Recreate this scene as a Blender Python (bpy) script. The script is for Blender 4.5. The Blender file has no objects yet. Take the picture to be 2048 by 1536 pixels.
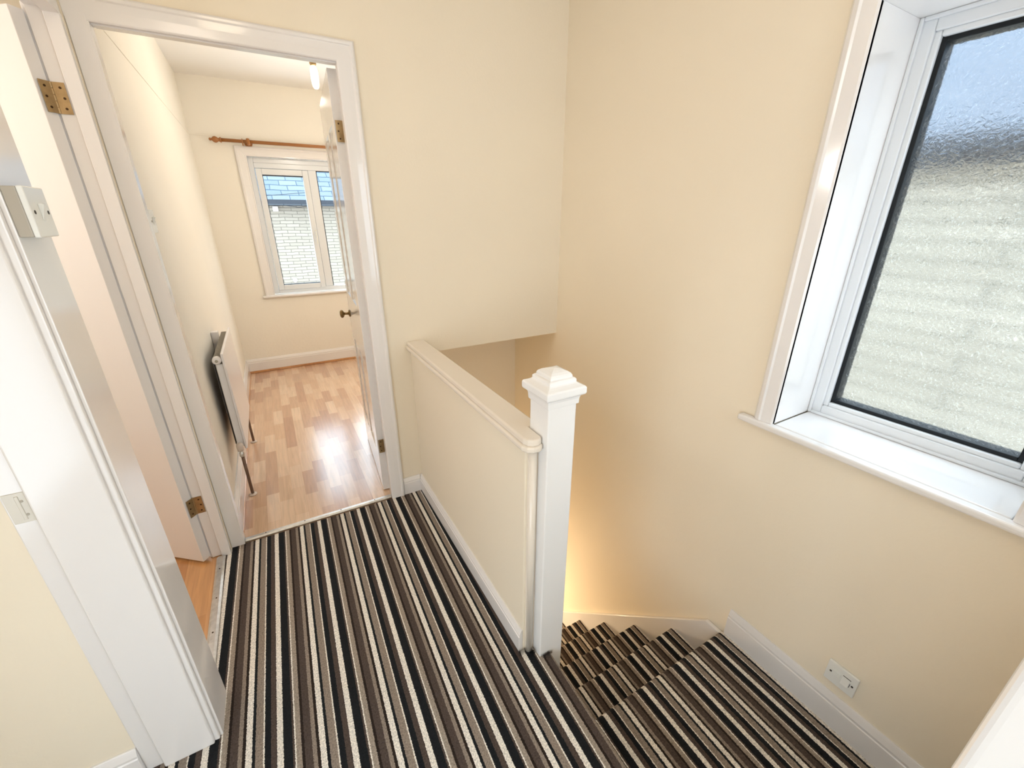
import bpy, bmesh, math, random
from mathutils import Vector, Matrix
random.seed(4)
S = bpy.context.scene
COL = S.collection

# ------------------------------------------------------------------ helpers
class MB:
    """gathers shapes into one mesh"""
    def __init__(self):
        self.bm = bmesh.new()
    def box(self, x0, x1, y0, y1, z0, z1, mi=0):
        v = [self.bm.verts.new((x, y, z)) for z in (z0, z1) for y in (y0, y1) for x in (x0, x1)]
        for q in ((0, 2, 3, 1), (4, 5, 7, 6), (0, 1, 5, 4), (2, 6, 7, 3), (0, 4, 6, 2), (1, 3, 7, 5)):
            f = self.bm.faces.new([v[i] for i in q]); f.material_index = mi
        return self
    def prism(self, poly, axis, a, b, mi=0):
        """poly: 2D points in the two other axes (cyclic order x,y,z without axis)"""
        def P(p, t):
            if axis == 'x': return (t, p[0], p[1])
            if axis == 'y': return (p[0], t, p[1])
            return (p[0], p[1], t)
        A = [self.bm.verts.new(P(p, a)) for p in poly]
        B = [self.bm.verts.new(P(p, b)) for p in poly]
        n = len(poly)
        fs = [self.bm.faces.new(A), self.bm.faces.new(B[::-1])]
        for i in range(n):
            fs.append(self.bm.faces.new([A[i], B[i], B[(i + 1) % n], A[(i + 1) % n]]))
        for f in fs: f.material_index = mi
        return self
    def sweep(self, path, prof, plane, base, sgn=1, closed=False):
        """sweep a moulding profile [(a, b)] along a 2D path in a plane ('xz' with normal y, 'yz' with
        normal x); a = offset to the left of the path, b = height off the plane along sgn*normal"""
        n = len(path); rings = []
        for i in range(n):
            p = Vector(path[i])
            d0 = d1 = None
            if i > 0 or closed: d0 = (p - Vector(path[i - 1])).normalized()
            if i < n - 1 or closed: d1 = (Vector(path[(i + 1) % n]) - p).normalized()
            if d0 is None: d0 = d1
            if d1 is None: d1 = d0
            n0 = Vector((-d0.y, d0.x)); n1 = Vector((-d1.y, d1.x))
            m = (n0 + n1); m = m / max(1e-6, m.dot(n0))
            ring = []
            for a, b in prof:
                q = p + m * a
                if plane == 'xz': co = (q.x, base + sgn * b, q.y)
                else: co = (base + sgn * b, q.x, q.y)
                ring.append(self.bm.verts.new(co))
            rings.append(ring)
        k = len(prof)
        for i in range(n if closed else n - 1):
            r0, r1 = rings[i], rings[(i + 1) % n]
            for j in range(k):
                self.bm.faces.new([r0[j], r0[(j + 1) % k], r1[(j + 1) % k], r1[j]])
        if not closed:
            self.bm.faces.new(rings[0][::-1]); self.bm.faces.new(rings[-1])
        return self
    def lathe(self, prof, origin, axis='z', seg=24, mi=0):
        """prof: [(r, h)] revolved about an axis through origin"""
        o = Vector(origin); rings = []
        for r, h in prof:
            ring = []
            for s in range(seg):
                t = 2 * math.pi * s / seg
                c, q = r * math.cos(t), r * math.sin(t)
                if axis == 'z': v = (c, q, h)
                elif axis == 'x': v = (h, c, q)
                else: v = (q, h, c)
                ring.append(self.bm.verts.new(o + Vector(v)))
            rings.append(ring)
        for i in range(len(rings) - 1):
            for s in range(seg):
                f = self.bm.faces.new([rings[i][s], rings[i][(s + 1) % seg], rings[i + 1][(s + 1) % seg], rings[i + 1][s]])
                f.smooth = True; f.material_index = mi
        f = self.bm.faces.new(rings[0][::-1]); f.material_index = mi
        f = self.bm.faces.new(rings[-1]); f.material_index = mi
        return self
    def tube(self, pts, r, seg=12, mi=0):
        pts = [Vector(p) for p in pts]; rings = []
        for i, p in enumerate(pts):
            d = (pts[min(i + 1, len(pts) - 1)] - pts[max(i - 1, 0)]).normalized()
            u = d.cross(Vector((0, 0, 1)))
            if u.length < 1e-3: u = d.cross(Vector((1, 0, 0)))
            u.normalize(); w = d.cross(u)
            rings.append([self.bm.verts.new(p + r * (math.cos(t) * u + math.sin(t) * w)) for t in [2 * math.pi * s / seg for s in range(seg)]])
        for i in range(len(rings) - 1):
            for s in range(seg):
                f = self.bm.faces.new([rings[i][s], rings[i][(s + 1) % seg], rings[i + 1][(s + 1) % seg], rings[i + 1][s]])
                f.smooth = True; f.material_index = mi
        self.bm.faces.new(rings[0][::-1]); self.bm.faces.new(rings[-1])
        return self
    def loft(self, sections, mi=0):
        """sections: [(half_x, half_y, z, cx, cy)] square rings joined upward"""
        rings = []
        for hx, hy, z, cx, cy in sections:
            rings.append([self.bm.verts.new((cx + a * hx, cy + b * hy, z)) for a, b in ((-1, -1), (1, -1), (1, 1), (-1, 1))])
        for i in range(len(rings) - 1):
            for s in range(4):
                self.bm.faces.new([rings[i][s], rings[i][(s + 1) % 4], rings[i + 1][(s + 1) % 4], rings[i + 1][s]])
        self.bm.faces.new(rings[0][::-1]); self.bm.faces.new(rings[-1])
        return self
    def build(self, name, mat, parent=None, bevel=0, seg=2, loc=None, smooth=False):
        bmesh.ops.recalc_face_normals(self.bm, faces=self.bm.faces)
        me = bpy.data.meshes.new(name)
        if loc is not None:
            bmesh.ops.translate(self.bm, verts=self.bm.verts, vec=-Vector(loc))
        self.bm.to_mesh(me); self.bm.free()
        for m in (mat if isinstance(mat, (list, tuple)) else [mat]): me.materials.append(m)
        o = bpy.data.objects.new(name, me); COL.objects.link(o)
        if loc is not None: o.location = loc
        if parent is not None:
            o.parent = parent
            if loc is None: o.matrix_parent_inverse = Matrix.Translation(-Vector(parent.location)) if parent.get('_abs') else Matrix()
        if smooth:
            for p in me.polygons: p.use_smooth = True
        if bevel:
            md = o.modifiers.new('bevel', 'BEVEL'); md.width = bevel; md.segments = seg
            md.limit_method = 'ANGLE'; md.angle_limit = math.radians(32)
        return o

def thing(name, label, cat, loc=(0, 0, 0), group=None, kind=None):
    o = bpy.data.objects.new(name, None); COL.objects.link(o)
    o.location = loc; o.empty_display_size = 0.05
    o['_abs'] = 1                    # children are modelled in world coordinates
    tag(o, label, cat, group, kind)
    return o

def tag(o, label, cat=None, group=None, kind=None):
    if label: o['label'] = label
    if cat: o['category'] = cat
    if group: o['group'] = group
    if kind: o['kind'] = kind
    return o

def struct(o, label=None, cat=None):
    return tag(o, label, cat, None, 'structure')

# ------------------------------------------------------------------ materials
def mat(name):
    m = bpy.data.materials.new(name); m.use_nodes = True
    nt = m.node_tree; b = nt.nodes['Principled BSDF']
    return m, nt, b

def N(nt, t, **kw):
    n = nt.nodes.new(t)
    for k, v in kw.items():
        if k.startswith('i_'): n.inputs[k[2:].replace('_', ' ')].default_value = v
        else: setattr(n, k, v)
    return n

def coords(nt, scale=(1, 1, 1), rot=(0, 0, 0)):
    g = N(nt, 'ShaderNodeNewGeometry')
    mp = N(nt, 'ShaderNodeMapping'); mp.inputs['Scale'].default_value = scale; mp.inputs['Rotation'].default_value = rot
    nt.links.new(g.outputs['Position'], mp.inputs['Vector'])
    return mp.outputs['Vector']

def bump(nt, b, height, strength, dist):
    bp = N(nt, 'ShaderNodeBump'); bp.inputs['Strength'].default_value = strength; bp.inputs['Distance'].default_value = dist
    nt.links.new(height, bp.inputs['Height']); nt.links.new(bp.outputs['Normal'], b.inputs['Normal'])
    return bp

def paint(name, col, rough=0.5, bscale=60, bstr=0.15, bdist=0.002, coat=0.0, var=0.03, spec=0.5):
    m, nt, b = mat(name)
    v = coords(nt)
    n = N(nt, 'ShaderNodeTexNoise'); n.inputs['Scale'].default_value = 2.3; n.inputs['Detail'].default_value = 1
    nt.links.new(v, n.inputs['Vector'])
    mix = N(nt, 'ShaderNodeMix', data_type='RGBA')
    mix.inputs[6].default_value = (*[c * (1 - var) for c in col], 1); mix.inputs[7].default_value = (*[min(1, c * (1 + var)) for c in col], 1)
    nt.links.new(n.outputs['Fac'], mix.inputs[0]); nt.links.new(mix.outputs[2], b.inputs['Base Color'])
    b.inputs['Roughness'].default_value = rough
    b.inputs['Specular IOR Level'].default_value = spec
    b.inputs['Coat Weight'].default_value = coat; b.inputs['Coat Roughness'].default_value = 0.04
    if bstr < 0.04: return m
    n2 = N(nt, 'ShaderNodeTexNoise'); n2.inputs['Scale'].default_value = bscale; n2.inputs['Detail'].default_value = 1.5
    nt.links.new(v, n2.inputs['Vector'])
    bump(nt, b, n2.outputs['Fac'], bstr, bdist)
    return m

M = {}
M['wall'] = paint('cream_wall_paint', (0.89, 0.795, 0.64), 0.62, 90, 0.22, 0.002, spec=0.35)
M['bedwall'] = paint('bedroom_wall_paint', (0.885, 0.835, 0.74), 0.6, 45, 0.35, 0.003, spec=0.35)
M['ceil'] = paint('ceiling_paint', (0.90, 0.87, 0.82), 0.8, 80, 0.1)
M['gloss'] = paint('white_gloss_paint', (0.84, 0.81, 0.79), 0.13, 14, 0.05, 0.004, coat=0.15, spec=0.5, var=0.015)
M['gloss2'] = paint('newel_gloss_paint', (0.91, 0.90, 0.89), 0.22, 22, 0.12, 0.004, var=0.01)
M['railpaint'] = paint('cream_gloss_paint', (0.84, 0.76, 0.66), 0.16, 18, 0.08, 0.004, coat=0.2, var=0.02)
M['upvc'] = paint('white_upvc', (0.80, 0.82, 0.84), 0.22, 8, 0.01, var=0.005)
M['plastic'] = paint('white_plastic', (0.84, 0.84, 0.80), 0.18, 8, 0.01, var=0.005)
M['oldplastic'] = paint('aged_plastic', (0.70, 0.66, 0.58), 0.3, 8, 0.01, var=0.01)
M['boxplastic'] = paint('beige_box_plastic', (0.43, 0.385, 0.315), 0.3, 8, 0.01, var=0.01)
M['radpaint'] = paint('radiator_enamel', (0.86, 0.82, 0.80), 0.25, 8, 0.01, var=0.005)
M['dark'] = paint('dark_gap', (0.03, 0.025, 0.02), 0.6, 30, 0.05)
M['rubber'] = paint('black_gasket', (0.008, 0.011, 0.014), 0.45, 30, 0.02, spec=0.25)
M['pipe'] = paint('tarnished_copper', (0.16, 0.09, 0.055), 0.4, 40, 0.1)
M['collar'] = paint('pipe_collar_plastic', (0.70, 0.60, 0.52), 0.35, 8, 0.02)
M['pine'] = paint('varnished_pine', (0.34, 0.135, 0.035), 0.3, 30, 0.05, var=0.18)
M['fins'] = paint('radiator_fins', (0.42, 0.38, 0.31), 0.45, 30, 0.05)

def metal(name, col, rough):
    m, nt, b = mat(name)
    b.inputs['Metallic'].default_value = 1; b.inputs['Roughness'].default_value = rough
    v = coords(nt); n = N(nt, 'ShaderNodeTexNoise'); n.inputs['Scale'].default_value = 60; n.inputs['Detail'].default_value = 5
    nt.links.new(v, n.inputs['Vector'])
    mix = N(nt, 'ShaderNodeMix', data_type='RGBA')
    mix.inputs[6].default_value = (*[c * .55 for c in col], 1); mix.inputs[7].default_value = (*col, 1)
    nt.links.new(n.outputs['Fac'], mix.inputs[0]); nt.links.new(mix.outputs[2], b.inputs['Base Color'])
    return m
M['brass'] = metal('worn_brass', (0.55, 0.40, 0.22), 0.42)
M['brassd'] = metal('antique_brass', (0.30, 0.20, 0.09), 0.3)
M['screw'] = metal('dark_screw', (0.10, 0.06, 0.035), 0.5)
M['chrome'] = metal('brushed_aluminium', (0.86, 0.86, 0.85), 0.35)

# striped carpet: a repeat of 0.1914 m across x
STR = [(0.0, 'w'), (.0160, 'k'), (.0240, 't'), (.0448, 'w'), (.0482, 'k'), (.0645, 'b'), (.0790, 'd'), (.0805, 'w'), (.0965, 'k'),
       (.1205, 'b'), (.1262, 'w'), (.1296, 'u'), (.1440, 'd'), (.1515, 'b'), (.1715, 't'), (.1830, 'd')]
SC = dict(w=(0.84, 0.78, 0.70), k=(0.012, 0.013, 0.015), t=(0.29, 0.235, 0.19), b=(0.085, 0.062, 0.052), d=(0.026, 0.017, 0.013), u=(0.35, 0.29, 0.235))
def carpet(name, x0, sign, skew, gain=1.0):
    m, nt, b = mat(name)
    g = N(nt, 'ShaderNodeNewGeometry'); sx = N(nt, 'ShaderNodeSeparateXYZ'); nt.links.new(g.outputs['Position'], sx.inputs[0])
    def math_(op, a, c, clamp=False):
        q = N(nt, 'ShaderNodeMath', operation=op)
        for i, s in enumerate((a, c)):
            if isinstance(s, (int, float)): q.inputs[i].default_value = s
            else: nt.links.new(s, q.inputs[i])
        return q.outputs[0]
    nz = N(nt, 'ShaderNodeTexNoise'); nz.inputs['Scale'].default_value = 260; nz.inputs['Detail'].default_value = 2
    nt.links.new(g.outputs['Position'], nz.inputs['Vector'])
    wob = math_('MULTIPLY', math_('SUBTRACT', nz.outputs['Fac'], 0.5), 0.006)
    xs = math_('ADD', sx.outputs['X'], wob)
    xs = math_('SUBTRACT', xs, math_('MULTIPLY', math_('ADD', sx.outputs['Y'], 0.6), skew))
    p = math_('MULTIPLY', math_('SUBTRACT', xs, x0), sign / 0.1914)
    fr = math_('SUBTRACT', p, math_('FLOOR', p, 0))
    rp = N(nt, 'ShaderNodeValToRGB'); rp.color_ramp.interpolation = 'CONSTANT'
    el = rp.color_ramp.elements
    el.remove(el[1]); el[0].position = 0.0; el[0].color = (*[c * gain for c in SC[STR[0][1]]], 1)
    for pos, k in STR[1:]:
        e = el.new(pos / 0.1914); e.color = (*[c * gain for c in SC[k]], 1)
    nt.links.new(fr, rp.inputs[0])
    # fibre speckle
    n2 = N(nt, 'ShaderNodeTexNoise'); n2.inputs['Scale'].default_value = 210; n2.inputs['Detail'].default_value = 4; n2.inputs['Roughness'].default_value = 0.7
    nt.links.new(g.outputs['Position'], n2.inputs['Vector'])
    mr = N(nt, 'ShaderNodeMapRange'); mr.inputs[1].default_value = 0.3; mr.inputs[2].default_value = 0.7; mr.inputs[3].default_value = 0.55; mr.inputs[4].default_value = 1.4
    nt.links.new(n2.outputs['Fac'], mr.inputs[0])
    mx = N(nt, 'ShaderNodeMix', data_type='RGBA', blend_type='MULTIPLY'); mx.inputs[0].default_value = 1
    nt.links.new(rp.outputs[0], mx.inputs[6]); nt.links.new(mr.outputs[0], mx.inputs[7])
    nt.links.new(mx.outputs[2], b.inputs['Base Color'])
    b.inputs['Roughness'].default_value = 1.0; b.inputs['Specular IOR Level'].default_value = 0.1
    b.inputs['Sheen Weight'].default_value = 0.06
    bump(nt, b, n2.outputs['Fac'], 0.6, 0.006)
    return m
M['carpet'] = carpet('striped_carpet', -0.321, 1, 0.023)
M['carpet2'] = carpet('striped_stair_carpet', 0.833, -1, 0.0)

def laminate(name, c1, c2, c3, blen, bw, rough):
    m, nt, b = mat(name)
    v = coords(nt, rot=(0, 0, math.radians(90)))
    br = N(nt, 'ShaderNodeTexBrick'); br.offset = 0.37; br.offset_frequency = 2; br.squash = 1
    br.inputs['Scale'].default_value = 1; br.inputs['Brick Width'].default_value = blen; br.inputs['Row Height'].default_value = bw
    br.inputs['Mortar Size'].default_value = 0.0006; br.inputs['Mortar Smooth'].default_value = 0.3; br.inputs['Bias'].default_value = 0
    br.inputs['Color1'].default_value = (0, 0, 0, 1); br.inputs['Color2'].default_value = (1, 1, 1, 1); br.inputs['Mortar'].default_value = (0.25, 0.25, 0.25, 1)
    nt.links.new(v, br.inputs['Vector'])
    rp = N(nt, 'ShaderNodeValToRGB')
    el = rp.color_ramp.elements; el[0].color = (*c1, 1); el[1].color = (*c2, 1); e = el.new(0.5); e.color = (*c3, 1)
    nt.links.new(br.outputs['Color'], rp.inputs[0])
    v2 = coords(nt, scale=(38, 2.2, 38))
    n = N(nt, 'ShaderNodeTexNoise'); n.inputs['Scale'].default_value = 2; n.inputs['Detail'].default_value = 5; n.inputs['Distortion'].default_value = 0.8
    nt.links.new(v2, n.inputs['Vector'])
    mr = N(nt, 'ShaderNodeMapRange'); mr.inputs[1].default_value = 0.25; mr.inputs[2].default_value = 0.75; mr.inputs[3].default_value = 0.82; mr.inputs[4].default_value = 1.12
    nt.links.new(n.outputs['Fac'], mr.inputs[0])
    mx = N(nt, 'ShaderNodeMix', data_type='RGBA', blend_type='MULTIPLY'); mx.inputs[0].default_value = 1
    nt.links.new(rp.outputs[0], mx.inputs[6]); nt.links.new(mr.outputs[0], mx.inputs[7])
    nt.links.new(mx.outputs[2], b.inputs['Base Color'])
    b.inputs['Roughness'].default_value = rough
    b.inputs['Coat Weight'].default_value = 0.7; b.inputs['Coat Roughness'].default_value = 0.17; b.inputs['Coat IOR'].default_value = 1.7
    bump(nt, b, n.outputs['Fac'], 0.08, 0.001)
    return m
M['lam'] = laminate('beech_laminate', (0.52, 0.295, 0.19), (0.80, 0.57, 0.39), (0.70, 0.455, 0.29), 0.26, 0.064, 0.25)
M['lam2'] = laminate('oak_laminate', (0.50, 0.22, 0.075), (0.66, 0.34, 0.14), (0.58, 0.28, 0.10), 0.6, 0.095, 0.3)

def masonry(name, c1, c2, mortar, bw, rh, ms, axis, rough=0.85, msm=0.4):
    m, nt, b = mat(name)
    g = N(nt, 'ShaderNodeNewGeometry'); sx = N(nt, 'ShaderNodeSeparateXYZ'); nt.links.new(g.outputs['Position'], sx.inputs[0])
    cx = N(nt, 'ShaderNodeCombineXYZ')
    nt.links.new(sx.outputs[axis], cx.inputs['X']); nt.links.new(sx.outputs['Z'], cx.inputs['Y'])
    nz = N(nt, 'ShaderNodeTexNoise'); nz.inputs['Scale'].default_value = 5; nz.inputs['Detail'].default_value = 3
    nt.links.new(g.outputs['Position'], nz.inputs['Vector'])
    ad = N(nt, 'ShaderNodeVectorMath', operation='MULTIPLY_ADD'); ad.inputs[1].default_value = (0.03, 0.03, 0.03)
    nt.links.new(nz.outputs['Color'], ad.inputs[0]); nt.links.new(cx.outputs[0], ad.inputs[2])
    br = N(nt, 'ShaderNodeTexBrick'); br.offset = 0.43; br.inputs['Scale'].default_value = 1
    br.inputs['Brick Width'].default_value = bw; br.inputs['Row Height'].default_value = rh; br.inputs['Mortar Size'].default_value = ms
    br.inputs['Mortar Smooth'].default_value = msm
    br.inputs['Color1'].default_value = (*c1, 1); br.inputs['Color2'].default_value = (*c2, 1); br.inputs['Mortar'].default_value = (*mortar, 1)
    nt.links.new(ad.outputs[0], br.inputs['Vector'])
    nt.links.new(br.outputs['Color'], b.inputs['Base Color']); b.inputs['Roughness'].default_value = rough
    b.inputs['Specular IOR Level'].default_value = 0.2
    bump(nt, b, br.outputs['Fac'], -0.4, 0.02)
    return m
M['stone'] = masonry('coursed_stone', (0.268, 0.238, 0.192), (0.31, 0.277, 0.228), (0.145, 0.130, 0.104), 0.26, 0.066, 0.008, 'X')
M['slate'] = masonry('roof_slates', (0.125, 0.16, 0.19), (0.17, 0.195, 0.22), (0.047, 0.072, 0.10), 0.34, 0.105, 0.009, 'X')
M['stone2'] = masonry('gable_stone', (0.33, 0.30, 0.25), (0.385, 0.352, 0.297), (0.115, 0.112, 0.095), 2.3, 0.142, 0.05, 'Y', msm=1.0)
M['slate2'] = masonry('lower_roof_slates', (0.105, 0.118, 0.142), (0.125, 0.138, 0.16), (0.077, 0.09, 0.113), 0.34, 0.16, 0.010, 'Y')
M['gutter'] = paint('gutter_paint', (0.018, 0.024, 0.034), 0.5, 30, 0.05)

def glass_clear():
    m = bpy.data.materials.new('clear_glass'); m.use_nodes = True; nt = m.node_tree; nt.nodes.clear()
    o = N(nt, 'ShaderNodeOutputMaterial'); t = N(nt, 'ShaderNodeBsdfTransparent'); g = N(nt, 'ShaderNodeBsdfGlossy')
    t.inputs[0].default_value = (0.97, 0.99, 1, 1); g.inputs['Roughness'].default_value = 0.02
    fz = N(nt, 'ShaderNodeFresnel'); fz.inputs[0].default_value = 1.18
    mx = N(nt, 'ShaderNodeMixShader'); nt.links.new(fz.outputs[0], mx.inputs[0])
    nt.links.new(t.outputs[0], mx.inputs[1]); nt.links.new(g.outputs[0], mx.inputs[2]); nt.links.new(mx.outputs[0], o.inputs[0])
    return m
def glass_pattern():
    m = bpy.data.materials.new('patterned_glass'); m.use_nodes = True; nt = m.node_tree; nt.nodes.clear()
    o = N(nt, 'ShaderNodeOutputMaterial')
    v = coords(nt, scale=(1, 1, 1))
    nz = N(nt, 'ShaderNodeTexNoise'); nz.inputs['Scale'].default_value = 48; nz.inputs['Detail'].default_value = 2; nz.inputs['Distortion'].default_value = 2.2
    nt.links.new(v, nz.inputs['Vector'])
    vo = N(nt, 'ShaderNodeTexVoronoi', feature='SMOOTH_F1'); vo.inputs['Scale'].default_value = 95; vo.inputs['Smoothness'].default_value = 0.4
    nt.links.new(v, vo.inputs['Vector'])
    ad = N(nt, 'ShaderNodeMath', operation='MULTIPLY_ADD'); ad.inputs[1].default_value = 0.5
    nt.links.new(vo.outputs['Distance'], ad.inputs[0]); nt.links.new(nz.outputs['Fac'], ad.inputs[2])
    bp = N(nt, 'ShaderNodeBump'); bp.inputs['Strength'].default_value = 1.0; bp.inputs['Distance'].default_value = 0.0042
    nt.links.new(ad.outputs[0], bp.inputs['Height'])
    r = N(nt, 'ShaderNodeBsdfRefraction'); r.inputs['IOR'].default_value = 1.09; r.inputs['Roughness'].default_value = 0.025
    r.inputs[0].default_value = (0.97, 0.99, 1, 1)
    nt.links.new(bp.outputs[0], r.inputs['Normal'])
    t = N(nt, 'ShaderNodeBsdfTransparent'); t.inputs[0].default_value = (0.97, 0.99, 1, 1)
    m1 = N(nt, 'ShaderNodeMixShader'); m1.inputs[0].default_value = 0.62
    nt.links.new(t.outputs[0], m1.inputs[1]); nt.links.new(r.outputs[0], m1.inputs[2])
    g = N(nt, 'ShaderNodeBsdfGlossy'); g.inputs['Roughness'].default_value = 0.15; nt.links.new(bp.outputs[0], g.inputs['Normal'])
    m2 = N(nt, 'ShaderNodeMixShader'); m2.inputs[0].default_value = 0.06
    nt.links.new(m1.outputs[0], m2.inputs[1]); nt.links.new(g.outputs[0], m2.inputs[2]); nt.links.new(m2.outputs[0], o.inputs[0])
    return m
M['glass'] = glass_clear(); M['pglass'] = glass_pattern()
def emit(name, col, st):
    m = bpy.data.materials.new(name); m.use_nodes = True; nt = m.node_tree; b = nt.nodes['Principled BSDF']
    b.inputs['Emission Color'].default_value = (*col, 1); b.inputs['Emission Strength'].default_value = st
    b.inputs['Base Color'].default_value = (*col, 1); return m
M['bulb'] = emit('lit_bulb', (1.0, 0.80, 0.45), 8.0)

# ------------------------------------------------------------------ dimensions
XR, ZC = 1.417, 2.48
XB, YB = -0.3765, 2.672
XE = 0.612
R_, G_, YQ = 0.2208, 0.2217, -1.320

# ------------------------------------------------------------------ room shell
m = MB()
m.prism([(-1.1, -3.1), (1.416, -3.1), (1.416, -2.13), (XE, -2.13), (XE, 0.0), (-0.43, 0.0), (-0.435, -0.05), (-0.435, -0.80), (-1.1, -0.80)], 'z', -0.25, 0.0)
o = m.build('floor_landing', M['carpet'], bevel=0.016, seg=4)
struct(o, 'carpeted landing floor with black, white and taupe stripes', 'floor')

m = MB(); m.box(XB - .09, 0.53, 0.0, 0.6, -0.24, -0.001); m.box(XB - .09, 1.417, 0.6, YB, -0.24, -0.001)
struct(m.build('floor_bedroom', M['lam']), 'beech strip laminate floor in the bedroom beyond the doorway', 'floor')
m = MB(); m.box(-2.4, -0.44, -0.80, 1.6, -0.24, -0.002)
struct(m.build('floor_left_room', M['lam2']), 'orange oak laminate floor inside the left room', 'floor')

m = MB(); m.box(-2.5, 1.75, -3.2, 2.95, ZC, ZC + .1)
struct(m.build('ceiling', M['ceil']), 'pale ceiling over landing and bedroom', 'ceiling')

# far wall: doorway to the bedroom, and hanging over the stairwell on the right
m = MB()
m.box(-0.47, 0.375, 0.0, 0.07, 2.0, ZC)
m.box(0.375, 0.565, 0.0, 0.07, 0.0, ZC)
m.box(0.565, XR, 0.0, 0.07, 0.796, ZC)
m.box(-0.47, -0.38, 0.0, 0.07, 0.0, 2.0)
struct(m.build('wall_far', M['wall']), 'cream far wall with the bedroom doorway, cut off above the stairs', 'wall')
m = MB()
m.box(0.53, XR, 0.07, 0.60, 0.796, 0.90)
struct(m.build('wall_soffit', M['wall']), 'cream underside of the wall over the stairs', 'wall')
m = MB(); m.box(0.53, XR, 0.495, 0.60, -2.7, 0.796)
struct(m.build('wall_stair_end', M['wall']), 'cream end wall of the stairwell below the overhang', 'wall')
m = MB(); m.box(0.55, 0.606, -1.30, 0.495, -2.7, -0.25); m.box(0.53, 0.606, 0.07, 0.495, -0.25, 0.796)
struct(m.build('wall_stair_left', M['wall']), 'cream stairwell wall below the landing', 'wall')
m = MB(); m.box(-0.6, 1.75, -3.2, 0.6, -2.9, -2.7)
struct(m.build('floor_lower', M['lam2']), 'floor at the foot of the stairs', 'floor')
m = MB(); m.box(0.55, XR, -2.24, -2.131, -2.7, -0.25); m.box(0.66, XR - .001, -2.131, -2.10, -0.25, 0.86)
struct(m.build('wall_stair_near', M['wall']), 'cream wall at the near end of the stairs', 'wall')

# right wall with the window opening
WY0, WY1, WZ0, WZ1 = -1.885, -1.315, 0.772, 1.934
m = MB()
m.box(XR, 1.74, -3.2, WY0 - .013, -2.7, ZC); m.box(XR, 1.74, WY1 + .013, YB + .25, -2.7, ZC)
m.box(XR, 1.74, WY0 - .013, WY1 + .013, -2.7, WZ0 - .023); m.box(XR, 1.74, WY0 - .013, WY1 + .013, WZ1 + .013, ZC)
struct(m.build('wall_right', M['wall']), 'cream right wall beside the stairs holding the patterned window', 'wall')

# left side: pillar wall beside the left doorway, wall over the door, far room partition
m = MB()
m.box(-2.4, -0.52, -0.895, -0.80, 0, ZC); m.box(-0.52, -0.396, -0.895, -0.765, 0, ZC)
struct(m.build('wall_near_left', M['wall']), 'cream wall facing the camera at lower left', 'wall')
m = MB(); m.box(-0.475, -0.404, -0.765, -0.03, 2.015, ZC); m.box(-0.475, -0.404, -0.035, 0.0, 0, ZC)
struct(m.build('wall_left', M['wall']), 'wall over the left doorway', 'wall')
m = MB(); m.box(-0.465, XB, 0.07, YB, 0, ZC)
struct(m.build('wall_bedroom_left', M['bedwall']), 'cream textured left wall of the bedroom with radiator', 'wall')
BX0, BX1, BZ0, BZ1 = -0.005, 1.08, 0.742, 1.930
m = MB()
m.box(-0.465, BX0 - .013, YB, 2.90, 0, ZC); m.box(BX1 + .013, XR, YB, 2.90, 0, ZC)
m.box(BX0 - .013, BX1 + .013, YB, 2.90, 0, BZ0 - .021); m.box(BX0 - .013, BX1 + .013, YB, 2.90, BZ1 + .011, ZC)
struct(m.build('wall_bedroom_back', M['bedwall']), 'cream back wall of the bedroom around its window', 'wall')
m = MB()
m.box(-2.5, -2.4, -0.9, 1.7, 0, ZC); m.box(-2.4, -2.2, 1.6, 1.7, 0, ZC); m.box(-1.0, -0.465, 1.6, 1.7, 0, ZC); m.box(-2.2, -1.0, 1.6, 1.7, 0, 0.85); m.box(-2.2, -1.0, 1.6, 1.7, 2.15, ZC)
struct(m.build('wall_left_room', M['wall']), 'walls of the left room', 'wall')
m = MB()
m.box(-1.2, -1.1, -3.1, -2.95, 0, ZC); m.box(-1.2, -1.1, -1.72, -0.895, 0, ZC); m.box(-1.2, -1.1, -2.95, -1.72, 0, 0.12); m.box(-1.2, -1.1, -2.95, -1.72, 1.38, ZC)
struct(m.build('wall_behind_left', M['wall']), 'wall at the left behind the camera', 'wall')
m = MB(); m.box(-1.2, 0.55, -3.2, -3.1, 0, ZC); m.box(1.38, XR, -3.2, -3.1, 0, ZC); m.box(0.55, 1.38, -3.2, -3.1, 0, 0.3); m.box(0.55, 1.38, -3.2, -3.1, 2.0, ZC)
struct(m.build('wall_behind', M['wall']), 'wall behind the camera', 'wall')

# half wall beside the stairs
m = MB()
m.prism([(0.527, 0.0), (0.606, 0.0), (0.606, -1.070), (0.566, -1.070), (0.566, -1.112), (0.527, -1.112)], 'z', -0.02, 0.832)
struct(m.build('wall_half', M['wall'], bevel=0.004), 'cream waist-high half wall guarding the stairs', 'wall')

# bedroom frieze line
m = MB(); m.box(XB, XB + .0025, 0.07, YB, 2.060, 2.075); m.box(XB, XR, YB - .0025, YB, 2.060, 2.075)
struct(m.build('trim_4', M['bedwall'], bevel=0.0024), 'faint painted frieze line round the bedroom', 'trim')

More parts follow.
